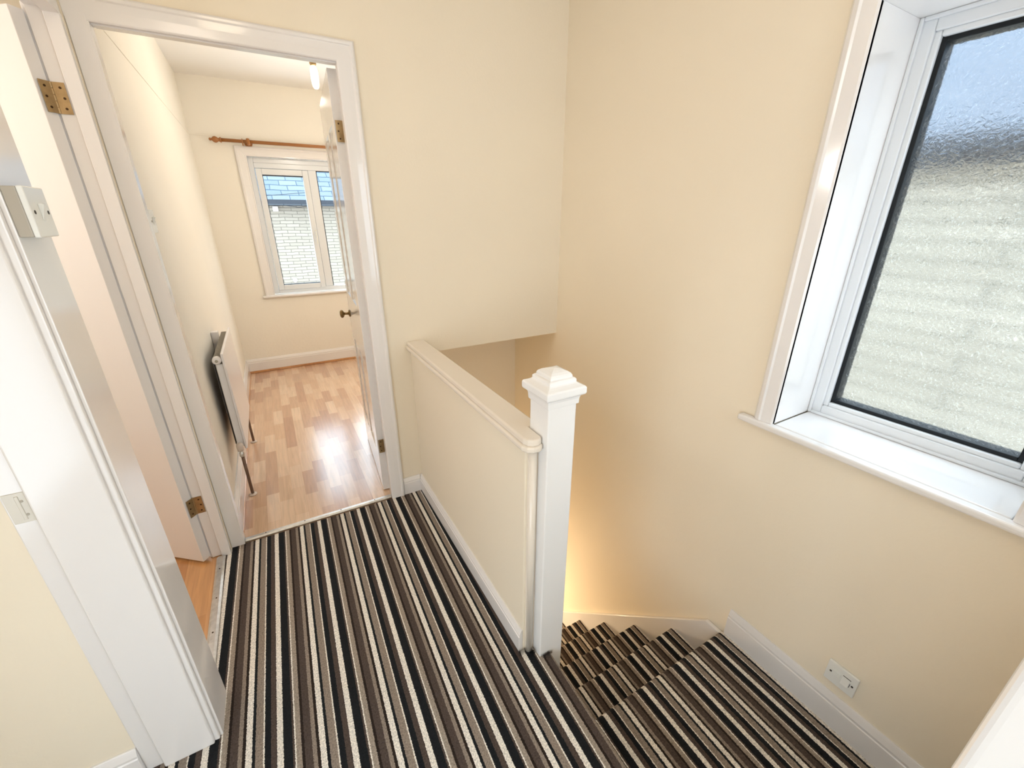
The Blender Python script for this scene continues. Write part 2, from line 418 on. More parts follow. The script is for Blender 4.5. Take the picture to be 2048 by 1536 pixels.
# ------------------------------------------------------------------ skirting boards
def skirt_profile(h, t):
    return [(0, 0), (t, 0), (t, h * .70), (t - .003, h * .72), (t - .002, h * .80), (t * .55, h * .93), (t * .35, h), (0, h)]
def skirt(name, label, axis, base, sgn, a, b, z, h, t):
    mb = MB()
    if axis == 'y':   # runs along y on a wall plane x=base
        mb.prism([(base + sgn * q, z + w) for q, w in skirt_profile(h, t)], 'y', a, b)
    else:
        mb.prism([(base + sgn * q, z + w) for q, w in skirt_profile(h, t)], 'x', a, b)
    return struct(mb.build(name, M['gloss'], bevel=0.0012), label, 'skirting board')
skirt('baseboard_half_wall', 'white skirting along the half wall on the carpet', 'y', 0.527, -1, -1.112, 0.0, 0, 0.098, 0.016)
skirt('baseboard_far', 'short white skirting between door frame and half wall', 'x', 0.0, -1, 0.419, 0.512, 0, 0.098, 0.016)
skirt('baseboard_right', 'white skirting along the right wall on the stair turn', 'y', XR, -1, -2.098, -1.336, -0.22, 0.132, 0.016)
skirt('baseboard_bedroom_back', 'white skirting under the bedroom window', 'x', YB, -1, XB, XR, 0.022, 0.118, 0.018)
skirt('baseboard_bedroom_left', 'white skirting below the radiator', 'y', XB, 1, 0.07, YB, 0.016, 0.118, 0.018)
skirt('baseboard_near_left', 'white skirting at the lower left corner', 'x', -0.895, -1, -1.1, -0.567, 0, 0.105, 0.016)
m = MB(); m.box(XB, XB + .022, 0.07, YB, 0, 0.016); m.box(XB, XR, YB - .022, YB, 0, 0.022)
struct(m.build('trim_5', M['lam2'], bevel=0.003), 'wooden edging bead along the laminate floor', 'trim')

# ------------------------------------------------------------------ bedroom door frame
fr = thing('trim_1', 'white gloss frame round the bedroom doorway', 'door frame', (0, 0, 0), kind='structure')
ARCH = [(0, 0), (0, .013), (.004, .016), (.030, .018), (.052, .0185), (.056, .022), (.064, .022), (.070, .017), (.072, .008), (.072, 0)]
m = MB()
m.sweep([(0.347, 0.0), (0.347, 1.984), (-0.404, 1.984)], [(-a, b) for a, b in [(q * 1.0, w) for q, w in ARCH]], 'xz', 0.0, -1)
m.build('architrave', M['gloss'], fr, bevel=0.0012)
m = MB(); m.box(-0.4035, -0.3535, -0.017, 0.0, 0, 2.03)
m.build('architrave', M['gloss'], fr, bevel=0.003)
m = MB(); m.box(-0.3795, -0.350, -0.0165, 0.030, 0, 1.984)
m.build('door_lining', M['gloss'], fr, bevel=0.0015)
m = MB(); m.box(0.360, 0.375, 0.0, 0.07, 0, 1.999); m.box(0.347, 0.361, 0.0, 0.024, 0, 1.984)
m.build('door_lining', M['gloss'], fr, bevel=0.0015)
m = MB(); m.box(-0.35, 0.36, 0.0, 0.07, 1.990, 2.001); m.box(-0.35, 0.347, 0.0, 0.024, 1.980, 1.990)
m.build('door_lining', M['gloss'], fr, bevel=0.0015)

# ------------------------------------------------------------------ left door frame
fl = thing('trim_2', 'white gloss frame round the left doorway', 'door frame', (0, 0, 0), kind='structure')
m = MB(); m.box(-0.478, -0.4405, -0.043, -0.034, 0, 2.0); m.box(-0.4405, -0.4045, -0.056, -0.034, 0, 1.985)
m.build('door_lining', M['gloss'], fl, bevel=0.0015)
m = MB(); m.box(-0.4865, -0.478, -0.036, -0.026, 0, 2.0)
m.build('door_lining', M['gloss'], fl, bevel=0.0015)
m = MB(); m.box(-0.478, -0.4405, -0.757, -0.043, 1.992, 2.013); m.box(-0.4405, -0.404, -0.757, -0.043, 1.98, 2.013)
m.build('door_lining', M['gloss'], fl, bevel=0.0015)
m = MB(); m.box(-0.396, -0.388, -0.897, -0.757, 0, 2.10); m.box(-0.478, -0.396, -0.765, -0.757, 0, 2.0)
m.build('side_casing', M['gloss'], fl, bevel=0.002)
# camera-side casing: broad board, recessed strip with a painted-over hinge
cs = thing('trim_3', 'broad white painted board casing at the lower left wall end', 'trim', (0, 0, 0), kind='structure')
m = MB(); m.box(-0.526, -0.408, -0.914, -0.894, 0, 2.10)
m.build('broad_board', M['gloss'], cs, bevel=0.004, seg=3)
m = MB(); m.box(-0.409, -0.3955, -0.906, -0.894, 0, 2.10)
m.build('corner_bead', M['gloss'], cs, bevel=0.003)
m = MB(); m.box(-0.567, -0.526, -0.899, -0.894, 0, 2.10)
m.build('edge_strip', M['gloss'], cs, bevel=0.003)
m = MB(); m.box(-0.563, -0.530, -0.9012, -0.898, 0.855, 0.925); m.box(-0.5465, -0.5405, -0.903, -0.900, 0.862, 0.918)
hp = m.build('painted_hinge', M['oldplastic'], cs, bevel=0.0012)
for zz in (0.905, 0.873):
    m = MB(); m.lathe([(.0028, 0), (.0028, .0012)], (-0.5385, -0.9022, zz), 'y', 10)
    m.build('screw', M['fins'], hp)

# ------------------------------------------------------------------ hinges
def hinge(parent, z, pin, dirs, h=0.076, w=0.030):
    """butt hinge: pin at (x, y), two leaves in directions dirs"""
    root = None
    m = MB()
    for d, nrm in dirs:
        d = Vector((*d, 0)).normalized(); nn = Vector((*nrm, 0)).normalized()
        p = Vector((pin[0], pin[1], z))
        vs = []
        for t in (0.0005, 0.0022):
            for a, zz in ((0.003, 0), (w, 0), (w, h), (0.003, h)):
                vs.append(m.bm.verts.new(p + d * a + nn * t + Vector((0, 0, zz - h / 2))))
        for q in ((0, 1, 2, 3), (7, 6, 5, 4), (0, 4, 5, 1), (1, 5, 6, 2), (2, 6, 7, 3), (3, 7, 4, 0)):
            m.bm.faces.new([vs[i] for i in q])
    for k in range(5):
        z0 = z - h / 2 + k * h / 5
        m.lathe([(.0042, 0), (.0045, .001), (.0045, h / 5 - .0015), (.0042, h / 5 - .0005)], (pin[0], pin[1], z0), 'z', 12)
    root = m.build('hinge', M['brass'], parent)
    for d, nrm in dirs:
        d = Vector((*d, 0)).normalized(); nn = Vector((*nrm, 0)).normalized()
        for k, zz in enumerate((-0.027, 0, 0.027)):
            c = Vector((pin[0], pin[1], z + zz)) + d * (w * .62 + (.003 if k == 1 else 0)) + nn * .0024
            u = Vector((0, 0, 1)); s = nn.cross(u)
            m = MB(); vs = [m.bm.verts.new(c + .0034 * (math.cos(t) * u + math.sin(t) * s)) for t in [i * math.pi / 5 for i in range(10)]]
            ws = [m.bm.verts.new(v.co + nn * .0006) for v in vs]
            m.bm.faces.new(vs); m.bm.faces.new(ws)
            for i in range(10): m.bm.faces.new([vs[i], vs[(i + 1) % 10], ws[(i + 1) % 10], ws[i]])
            m.build('screw', M['screw'], root)
    return root

# ------------------------------------------------------------------ doors
def door_leaf_mesh(W, H, T, n, panels, face):
    """a framed door built from x=0 (hinge) to W, thickness 0..T along n axis local y; panels recessed on both faces"""
    m = MB()
    xs = sorted(set([0, W] + [p[0] for p in panels] + [p[1] for p in panels]))
    zs = sorted(set([0, H] + [p[2] for p in panels] + [p[3] for p in panels]))
    for i in range(len(xs) - 1):
        for k in range(len(zs) - 1):
            cx, cz = (xs[i] + xs[i + 1]) / 2, (zs[k] + zs[k + 1]) / 2
            inp = any(p[0] < cx < p[1] and p[2] < cz < p[3] for p in panels)
            if not inp: m.box(xs[i], xs[i + 1], 0, T, zs[k], zs[k + 1])
    bmesh.ops.remove_doubles(m.bm, verts=m.bm.verts, dist=1e-5)
    # interior duplicate faces
    seen = {}
    for f in list(m.bm.faces):
        key = tuple(sorted(v.index for v in f.verts))
    m.bm.verts.index_update()
    for f in list(m.bm.faces):
        key = tuple(sorted(v.index for v in f.verts)); seen.setdefault(key, []).append(f)
    bmesh.ops.delete(m.bm, geom=[f for fs in seen.values() if len(fs) > 1 for f in fs], context='FACES_ONLY')
    # moulded panels: stepped pyramid rings on both faces
    for x0, x1, z0, z1 in panels:
        for side in (0, 1):
            def ring(ins, d):
                y = d if side == 0 else T - d
                return [m.bm.verts.new(q) for q in ((x0 + ins, y, z0 + ins), (x1 - ins, y, z0 + ins), (x1 - ins, y, z1 - ins), (x0 + ins, y, z1 - ins))]
            steps = [(0, 0), (.004, .006), (.012, .009), (.016, .0085), (.030, .0085), (.036, .0045), (.052, .004)]
            rs = [ring(*s) for s in steps]
            for a, b in zip(rs, rs[1:]):
                for q in range(4): m.bm.faces.new([a[q], a[(q + 1) % 4], b[(q + 1) % 4], b[q]])
            m.bm.faces.new(rs[-1])
    return m

# bedroom door, opened into the bedroom
hx, hy = 0.3585, 0.074
ang = math.atan2(0.665, 0.050)            # direction of the leaf from its hinge
W1, H1, T1 = 0.68, 1.975, 0.036
door1 = thing('door_1', 'white panelled bedroom door standing open into the bedroom', 'door', (0, 0, 0), kind='structure')
st = .105
panels = [(st, .305, .22, .74), (.375, W1 - st, .22, .74), (st, .305, 1.02, 1.80), (.375, W1 - st, 1.02, 1.80)]
lm = door_leaf_mesh(W1, H1, T1, 1, panels, 0)
leaf = lm.build('door_leaf', M['gloss'], bevel=0.0015)
leaf.parent = door1
leaf.rotation_euler = (0, 0, ang)
leaf.location = (hx, hy + 0.003, 0.008)
# leaf local +y points to world -x side
def L1(u, v, z):   # local to world
    return (hx + u * math.cos(ang) - v * math.sin(ang), hy + .003 + u * math.sin(ang) + v * math.cos(ang), .008 + z)
def knob(parent, o, d, name='door_knob'):
    """o: point on the leaf face, d: outward direction"""
    prof_rose = [(.004, 0), (.021, 0), (.022, .003), (.019, .007), (.009, .010), (.0075, .02), (.0075, .03), (.011, .034),
                 (.020, .038), (.0245, .045), (.0235, .052), (.015, .0575), (.004, .059)]
    m = MB(); m.lathe(prof_rose, (0, 0, 0), 'z', 24)
    q = Vector((0, 0, 1)).rotation_difference(Vector(d))
    bmesh.ops.rotate(m.bm, cent=(0, 0, 0), matrix=q.to_matrix(), verts=m.bm.verts)
    bmesh.ops.translate(m.bm, verts=m.bm.verts, vec=Vector(o))
    return m.build(name, M['brassd'], parent)
d1 = (-math.sin(ang), math.cos(ang), 0)
knob(door1, L1(W1 - .055, T1, 0.885), d1)
knob(door1, L1(W1 - .055, 0, 0.885), (-d1[0], -d1[1], 0))
for zz in (1.767, 0.288):
    hinge(door1, zz, (hx, hy), [((-1, 0.02), (0, -1)), ((0, -1), (-1, 0))], h=0.078, w=0.031)

# left door, opened about 130 degrees into the left room
kx, ky = -0.4800, -0.0445
th = math.radians(130)
ang2 = -math.pi / 2 - th                    # leaf direction
door2 = thing('door_2', 'white panelled door standing wide open inside the left doorway', 'door', (0, 0, 0), kind='structure')
W2, H2, T2 = 0.70, 1.965, 0.036
panels2 = [(.155, .325, .22, .74), (.385, W2 - st, .22, .74), (.155, .325, 1.02, 1.80), (.385, W2 - st, 1.02, 1.80)]
lm = door_leaf_mesh(W2, H2, T2, 1, panels2, 0)
leaf2 = lm.build('door_leaf', M['gloss'], bevel=0.0015)
leaf2.parent = door2; leaf2.rotation_euler = (0, 0, ang2)
leaf2.location = (kx - 0.002, ky, 0.014)
e2 = (-math.sin(ang2), math.cos(ang2))      # thickness direction of the leaf
def L2(u, v, z):
    return (kx - .002 + u * math.cos(ang2) + v * e2[0], ky + u * math.sin(ang2) + v * e2[1], .014 + z)
knob(door2, L2(W2 - .055, T2, 0.885), (*e2, 0))
knob(door2, L2(W2 - .055, 0, 0.885), (-e2[0], -e2[1], 0))
for zz in (1.770, 0.288):
    hinge(door2, zz, (kx + .002, ky + .001), [(e2, (-math.cos(ang2), -math.sin(ang2))), ((1, 0), (0, -1))], h=0.082, w=0.031)

# ------------------------------------------------------------------ threshold strips
def threshold(name, label, x0, x1, y0, y1, along):
    if along == 'x':
        poly = [(y0, 0), (y1, 0), (y1, .004), (y0 + (y1 - y0) * .75, .009), (y0 + (y1 - y0) * .25, .009), (y0, .004)]
        m = MB(); m.prism(poly, 'x', x0, x1)
    else:
        poly = [(x0, 0), (x1, 0), (x1, .004), (x0 + (x1 - x0) * .75, .009), (x0 + (x1 - x0) * .25, .009), (x0, .004)]
        m = MB(); m.prism(poly, 'y', y0, y1)
    r = m.build(name, M['chrome'], bevel=0.001); tag(r, label, 'threshold strip')
    n = 4
    for i in range(n):
        t = (i + .5) / n
        p = (x0 + (x1 - x0) * t, (y0 + y1) / 2, .0088) if along == 'x' else ((x0 + x1) / 2, y0 + (y1 - y0) * t, .0088)
        m = MB(); m.lathe([(.003, 0), (.003, .0012)], p, 'z', 10); m.build('screw', M['screw'], r)
    return r
threshold('threshold_strip', 'silver metal threshold strip across the bedroom doorway', -0.349, 0.345, -0.004, 0.026, 'x')
threshold('threshold_strip', 'silver metal threshold strip in the left doorway beside the orange floor', -0.460, -0.425, -0.756, -0.06, 'y')

# ------------------------------------------------------------------ newel posts and cap rail
NX0, NX1, NY0, NY1 = 0.566, 0.660, -1.165, -1.071
cx, cy, hw = (NX0 + NX1) / 2, (NY0 + NY1) / 2, (NX1 - NX0) / 2
nw = thing('newel_post', 'white painted square newel post with stepped cap at the stair head', 'newel post', (cx, cy, -0.22))
m = MB(); m.box(NX0, NX1, NY0, NY1, -0.30, 0.970)
m.build('post', M['gloss2'], nw, bevel=0.004, seg=3)
m = MB()
secs = [(hw + .004, .972), (hw + .005, .988), (hw + .010, .996), (hw + .019, 1.002), (hw + .021, 1.006), (hw + .021, 1.022), (hw + .018, 1.027), (hw + .006, 1.033),
        (hw + .001, 1.037), (hw - .003, 1.042), (hw - .003, 1.054), (hw - .006, 1.058), (hw - .011, 1.060), (hw - .011, 1.068), (hw - .014, 1.076),
        (hw - .021, 1.083), (hw - .030, 1.088), (.004, 1.093)]
secs = [(h - (.003 if h > hw + .009 else 0), (z if z <= 1.022 else 1.022 + (z - 1.022) * .68) - .011) for h, z in secs]
m.loft([(h, h, z, cx, cy) for h, z in secs])
m.build('post_cap', M['gloss2'], nw, bevel=0.0015)
n2 = MB(); n2.box(0.566, 0.660, -2.094, -2.0, -0.0, 1.30)
o = n2.build('newel_post', M['gloss2'], bevel=0.012, seg=4)
tag(o, 'white post very close at the bottom right corner, cut by the frame', 'newel post')

m = MB()
capz = [(0.505, 0.0), (0.607, 0.0), (0.607, -1.070), (0.566, -1.070), (0.566, -1.140), (0.560, -1.150), (0.548, -1.156), (0.530, -1.154), (0.514, -1.143), (0.506, -1.125)]
m.prism(capz, 'z', 0.829, 0.848)
capt = [(0.512, 0.0), (0.601, 0.0), (0.601, -1.070), (0.566, -1.070), (0.566, -1.134), (0.559, -1.144), (0.548, -1.149), (0.532, -1.147), (0.519, -1.137), (0.513, -1.121)]
m.prism(capt, 'z', 0.846, 0.868)
o = m.build('half_wall_rail', M['railpaint'], bevel=0.0085, seg=4)
tag(o, 'cream gloss rounded capping rail along the top of the half wall', 'rail')
m = MB(); m.lathe([(.0125, 0.0), (.0125, .829)], (0.5475, -1.120, 0.0), 'z', 20); m.box(0.535, 0.566, -1.120, -1.105, 0, .829)
struct(m.build('trim_6', M['railpaint'], smooth=False), 'rounded upright bead on the half wall end beside the newel', 'trim')

# ------------------------------------------------------------------ stairs
stairs = thing('staircase', 'striped carpeted staircase turning down beside the right wall', 'staircase', (1.0, -1.3, -0.22))
def step(k):
    z = -R_ * (k + 1); yn = YQ + G_ * k
    yb = -2.098 if k == 0 else YQ + G_ * (k - 1) - .016
    r = .017
    poly = [(yb, z - R_ - .02), (yb, z)]
    poly.append((yn - r, z))
    for i in range(1, 8):
        t = math.pi / 2 - i * math.pi / 8 * 1.15
        poly.append((yn - r + r * math.cos(t), z - r + r * math.sin(t)))
    poly += [(yn - .015, z - 2.1 * r), (yn - .015, z - R_ - .02)]
    m = MB(); m.prism(poly, 'x', 0.6125 if k == 0 else 0.607, 1.4025 if k == 0 else 1.3975)
    return m.build('step', M['carpet2'], stairs)
for k in range(9): step(k)
m = MB()
def sz(y): return -0.238 - .995 * (y + 1.253)
m.prism([(-1.3345, -0.236), (-1.253, -0.236), (0.493, sz(0.493)), (0.493, sz(0.493) - .36), (-1.3345, -0.60)], 'x', 1.3975, XR - .001)
m.build('string', M['gloss'], stairs, bevel=0.003)

# carpet tufts fraying at the foot of the newel
m = MB()
for i in range(420):
    t = random.random()
    if t < .45: x, y = random.uniform(.57, .66), -1.1668 - abs(random.gauss(0, .004))
    elif t < .7: x, y = random.uniform(.538, .563), -1.1345 - abs(random.gauss(0, .006))
    else: x, y = random.uniform(.505, .530), -1.1145 - abs(random.gauss(0, .006))
    if x > .612: continue
    h = random.uniform(.006, .018); a = random.uniform(0, 6.28); r = .0016
    dx, dy = random.uniform(-.003, .003), random.uniform(-.009, 0)
    v = [m.bm.verts.new((x + r * math.cos(a + q), y + r * math.sin(a + q), -.001)) for q in (0, 2.1, 4.2)]
    w = m.bm.verts.new((x + dx, y + dy, h))
    m.bm.faces.new(v)
    for q in range(3): m.bm.faces.new([v[q], v[(q + 1) % 3], w])
o = m.build('carpet_fringe', M['carpet'])
tag(o, 'frayed dark carpet tufts round the foot of the newel post', 'carpet fringe', None, 'stuff')

# ------------------------------------------------------------------ patterned landing window
w1 = thing('window_1', 'white window of patterned glass above the stairs', 'window', (0, 0, 0), kind='structure')
m = MB()
W1A = [(0, 0), (0, .012), (.006, .015), (.040, .017), (.046, .021), (.058, .019), (.067, .010), (.067, 0)]
m.sweep([(WY0, WZ0), (WY0, WZ1), (WY1, WZ1), (WY1, WZ0)], W1A, 'yz', XR, -1)
m.build('architrave', M['gloss'], w1, bevel=0.001)
XF = 1.630
m = MB()
m.box(XR - .012, XF + .09, WY1, WY1 + .012, WZ0, WZ1); m.box(XR - .012, XF + .09, WY0 - .012, WY0, WZ0, WZ1); m.box(XR - .012, XF + .09, WY0 - .012, WY1 + .012, WZ1, WZ1 + .012)
m.build('reveal_lining', M['gloss'], w1, bevel=0.0015)
m = MB(); m.box(XR - .001, XF + .09, WY0, WY1, WZ0 - .022, WZ0); m.box(XR - .034, XR - .0005, WY0 - .10, -1.200, WZ0 - .022, WZ0)
m.build('sill', M['gloss'], w1, bevel=0.007, seg=3)
def rect_frame(mb, a0, a1, b0, b1, w, c0, c1, plane):
    """rectangular frame, a = horizontal, b = vertical, c = depth"""
    for (p0, p1, q0, q1) in ((a0, a0 + w, b0, b1), (a1 - w, a1, b0, b1), (a0 + w, a1 - w, b0, b0 + w), (a0 + w, a1 - w, b1 - w, b1)):
        if plane == 'yz': mb.box(c0, c1, p0, p1, q0, q1)
        else: mb.box(p0, p1, c0, c1, q0, q1)
m = MB(); rect_frame(m, WY0, WY1, WZ0, WZ1, .010, XF - .006, XF + .01, 'yz')
m.build('frame_bead', M['upvc'], w1, bevel=0.003)
m = MB(); rect_frame(m, WY0 + .007, WY1 - .007, WZ0 + .007, WZ1 - .007, .030, XF + .004, XF + .08, 'yz')
m.build('frame', M['upvc'], w1, bevel=0.004, seg=3)
m = MB(); rect_frame(m, WY0 + .035, WY1 - .035, WZ0 + .035, WZ1 - .035, .016, XF + .012, XF + .08, 'yz')
m.build('glazing_bead', M['upvc'], w1, bevel=0.005, seg=3)
m = MB(); rect_frame(m, WY0 + .049, WY1 - .049, WZ0 + .049, WZ1 - .049, .014, XF + .025, XF + .075, 'yz')
m.build('gasket', M['rubber'], w1, bevel=0.002)
m = MB(); v = [m.bm.verts.new((XF + .037, y, z)) for y, z in ((WY0 + .05, WZ0 + .05), (WY1 - .05, WZ0 + .05), (WY1 - .05, WZ1 - .05), (WY0 + .05, WZ1 - .05))]
m.bm.faces.new(v); ret = bmesh.ops.extrude_face_region(m.bm, geom=m.bm.faces[:])
bmesh.ops.translate(m.bm, verts=[q for q in ret['geom'] if isinstance(q, bmesh.types.BMVert)], vec=(.004, 0, 0))
m.build('pane', M['pglass'], w1)

# ------------------------------------------------------------------ bedroom window
w2 = thing('window_2', 'white two-light bedroom window looking onto a stone house', 'window', (0, 0, 0), kind='structure')
m = MB()
W2A = [(0, 0), (0, .012), (.006, .015), (.044, .018), (.050, .022), (.062, .020), (.070, .010), (.070, 0)]
m.sweep([(BX1 + .008, BZ0 - .005), (BX1 + .008, BZ1 + .005), (BX0 - .012, BZ1 + .005), (BX0 - .012, BZ0 - .005)], [(-a, b) for a, b in W2A], 'xz', YB, -1)
m.build('architrave', M['gloss'], w2, bevel=0.001)
YF = 2.735
m = MB()
m.box(BX0 - .012, BX0, YB - .010, YF, BZ0, BZ1); m.box(BX1, BX1 + .008, YB - .010, YF, BZ0, BZ1); m.box(BX0 - .012, BX1 + .008, YB - .010, YF, BZ1, BZ1 + .010)
m.build('reveal_lining', M['gloss'], w2, bevel=0.0015)
m = MB(); m.box(BX0, BX1, YB - .001, YF, BZ0 - .02, BZ0); m.box(BX0 - .105, BX1 + .10, YB - .032, YB - .001, BZ0 - .02, BZ0)
m.build('sill', M['gloss'], w2, bevel=0.006, seg=3)
FX0, FX1, FZ0, FZ1 = BX0, BX1, BZ0, BZ1
m = MB(); rect_frame(m, FX0, FX1, FZ0, FZ1, .042, YF, YF + .06, 'xz'); m.box(.468, .538, YF, YF + .06, FZ0 + .042, FZ1 - .085); m.box(FX0 + .042, FX1 - .042, YF, YF + .06, FZ1 - .085, FZ1 - .042)
m.build('frame', M['upvc'], w2, bevel=0.004)
m = MB(); rect_frame(m, .040, .466, .775, 1.842, .048, YF - .012, YF + .05, 'xz')
sash = m.build('sash', M['upvc'], w2, bevel=0.006, seg=3)
m = MB(); m.box(.444, .462, YF - .020, YF - .012, 1.255, 1.325); m.tube([(.453, YF - .018, 1.31), (.453, YF - .045, 1.305), (.451, YF - .048, 1.28), (.449, YF - .046, 1.20)], .007, 10)
m.build('handle', M['plastic'], sash, bevel=0.001)
m = MB(); rect_frame(m, .086, .428, .821, 1.792, .006, YF - .004, YF + .04, 'xz'); rect_frame(m, .538, FX1 - .042, FZ0 + .030, FZ1 - .085, .006, YF + .006, YF + .04, 'xz')
m.build('gasket', M['rubber'], w2)
def pane(mb, x0, x1, z0, z1, y):
    mb.bm.faces.new([mb.bm.verts.new(q) for q in ((x0, y, z0), (x1, y, z0), (x1, y, z1), (x0, y, z1))])
m = MB(); pane(m, .086, .428, .820, 1.793, YF + .018)
m.build('pane', M['glass'], w2)
m = MB(); pane(m, .538, FX1 - .042, FZ0 + .03, FZ1 - .085, YF + .022)
m.build('pane', M['glass'], w2)

w3 = thing('fill_window_3', 'unseen window added behind the camera for frontal daylight', 'window', (0, 0, 0), kind='structure')  # added opening that gives soft daylight from behind; unseen
m = MB(); rect_frame(m, 0.55, 1.38, 0.3, 2.0, .06, -3.17, -3.11, 'xz')
m.build('frame', M['upvc'], w3, bevel=0.004)
w5 = thing('fill_window_5', 'unseen window added at the left behind the camera to light the right wall', 'window', (0, 0, 0), kind='structure')  # added to throw low daylight across onto the right wall; unseen
m = MB(); rect_frame(m, -2.95, -1.72, 0.12, 1.38, .05, -1.18, -1.12, 'yz')
m.build('frame', M['upvc'], w5, bevel=0.004)
w4 = thing('fill_window_4', 'unseen window added to the left room for daylight', 'window', (0, 0, 0), kind='structure')  # added so daylight reaches the left room and its open door
m = MB(); rect_frame(m, -2.2, -1.0, 0.85, 2.15, .06, 1.62, 1.68, 'xz')
m.build('frame', M['upvc'], w4, bevel=0.004)

# ------------------------------------------------------------------ light switches
def rocker(parent, x, y, z, w, h):
    m = MB()
    m.prism([(x, z - h / 2), (x + .0085, z + h / 2 - .001), (x + .004, z + h / 2), (x, z + h / 2)], 'y', y - w / 2, y + w / 2)
    return m.build('rocker', M['plastic'], parent, bevel=0.0008)
def wall_switch(label, x0, xf, y0, y1, z0, z1):
    r = thing('light_switch', label, 'light switch', (x0, (y0 + y1) / 2, z0))
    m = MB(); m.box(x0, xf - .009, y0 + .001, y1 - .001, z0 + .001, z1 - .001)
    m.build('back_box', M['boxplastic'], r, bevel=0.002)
    m = MB(); m.box(xf - .009, xf, y0, y1, z0, z1)
    m.build('face_plate', M['plastic'], r, bevel=0.0025, seg=3)
    yc, zc = (y0 + y1) / 2, (z0 + z1) / 2
    rocker(r, xf, yc, zc, .013, .030)
    for s in (-1, 1):
        m = MB(); m.lathe([(.0034, -.0015), (.0034, .0006)], (xf, yc + s * .029, zc), 'x', 12)
        m.build('screw', M['dark'], r)
    return r
wall_switch('white light switch on a deep box on the landing side of the left doorway', -0.388, -0.3595, -0.896, -0.811, 1.405, 1.490)
wall_switch('small white light switch on the bedroom wall just through the doorway', XB, -0.3595, 0.086, 0.168, 1.384, 1.466)

# fused spur on the right wall above the skirting
sp = thing('fused_spur', 'off-white fused switch plate low on the right wall by the stairs', 'wall switch', (XR, -1.72, -0.04))
m = MB(); m.box(XR - .010, XR, -1.768, -1.680, -0.045, 0.041)
m.build('face_plate', M['plastic'], sp, bevel=0.003, seg=3)
m = MB(); m.box(XR - .0125, XR - .0095, -1.722, -1.698, -0.008, 0.014)
m.build('fuse_carrier', M['plastic'], sp, bevel=0.001)
m = MB(); m.prism([(XR - .010, -0.014), (XR - .0175, -0.014), (XR - .0105, 0.016), (XR - .010, 0.016)], 'y', -1.748, -1.727)
m.build('rocker', M['plastic'], sp, bevel=0.0008)
m = MB(); m.box(XR - .0106, XR - .0098, -1.750, -1.727, 0.0165, 0.0188); m.box(XR - .0106, XR - .0098, -1.7505, -1.749, -0.012, 0.004)
m.build('switch_gap', M['dark'], sp)
for yy in (-1.694, -1.757):
    m = MB(); m.lathe([(.0034, -.0006), (.0034, .0015)], (XR - .0107, yy, 0.0), 'x', 12); m.build('screw', M['dark'], sp)

# ------------------------------------------------------------------ radiator
RY0, RY1, RZ0, RZ1, RX = 0.430, 1.060, 0.275, 0.812, -0.291
rd = thing('radiator', 'white panel radiator on the bedroom left wall', 'radiator', (RX - .03, 0.75, RZ0))
m = MB(); m.box(RX - .012, RX, RY0, RY1, RZ0, RZ1)
m.build('front_panel', M['radpaint'], rd, bevel=0.004, seg=3)
m = MB(); m.box(RX - .042, RX - .012, RY0 + .012, RY0 + .016, RZ0 + .01, RZ1 - .055)
m.build('side_cover', M['radpaint'], rd, bevel=0.001)
m = MB(); m.box(RX - .042, RX - .012, RY1 - .016, RY1 - .012, RZ0 + .01, RZ1 - .03)
m.build('side_cover', M['radpaint'], rd, bevel=0.001)
m = MB()
for i in range(46):
    y = RY0 + .03 + i * (RY1 - RY0 - .06) / 45
    m.box(RX - .046, RX - .012, y, y + .0035, RZ0 + .04, RZ1 - .020)
m.build('convector_fins', M['fins'], rd)
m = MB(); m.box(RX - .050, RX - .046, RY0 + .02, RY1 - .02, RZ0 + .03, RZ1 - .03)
m.build('rear_gap_shade', M['dark'], rd)  # dark sheet standing in for the shade behind the radiator
m = MB(); m.box(XB + .001, RX - .05, RY1 - .16, RY1 - .12, RZ0 + .05, RZ1 + .01)
m.build('wall_bracket', M['radpaint'], rd, bevel=0.002)
m = MB(); m.box(XB + .001, RX - .05, RY0 + .26, RY0 + .30, RZ0 + .12, RZ1 - .12)
m.build('wall_bracket', M['radpaint'], rd, bevel=0.002)
m = MB(); m.lathe([(.004, -.014), (.012, -.013), (.019, -.010), (.020, 0), (.020, .014), (.014, .018)], (RX - .032, RY0 + .004, RZ1 - .032), 'y', 20)
plug = m.build('end_plug', M['radpaint'], rd)
m = MB(); m.lathe([(.003, -.0165), (.007, -.016), (.007, -.012)], (RX - .032, RY0 + .004, RZ1 - .032), 'y', 12); m.build('bleed_valve', M['fins'], plug)
m = MB(); m.lathe([(.010, 0), (.016, .004), (.017, .03), (.014, .042), (.008, .046)], (RX - .030, RY0 - .022, RZ0 + .004), 'z', 16); m.tube([(RX - .030, RY0 - .022, RZ0 + .02), (RX - .030, RY0 + .02, RZ0 + .02)], .009)
vv = m.build('valve', M['collar'], rd)
m = MB(); m.lathe([(.010, -.03), (.0125, -.026), (.0125, -.008), (.009, -.004), (.009, .006)], (RX - .030, RY0 - .022, RZ0), 'z', 16); m.build('valve_nut', M['chrome'], vv)
for yy in (RY0 - .022, RY1 + .022):
    m = MB(); m.tube([(RX - .030, yy, 0.0), (RX - .030, yy, RZ0 - .01)], .0078); p = m.build('pipe', M['pipe'], rd)
    m = MB(); m.lathe([(.021, 0), (.021, .003), (.013, .008), (.009, .009)], (RX - .030, yy, 0.0), 'z', 20); m.build('pipe_collar', M['collar'], p)
m = MB(); m.lathe([(.010, 0), (.015, .004), (.015, .04), (.008, .044)], (RX - .030, RY1 + .022, RZ0), 'z', 16); m.tube([(RX - .030, RY1 + .022, RZ0 + .02), (RX - .030, RY1 - .02, RZ0 + .02)], .009)
m.build('valve', M['chrome'], rd)

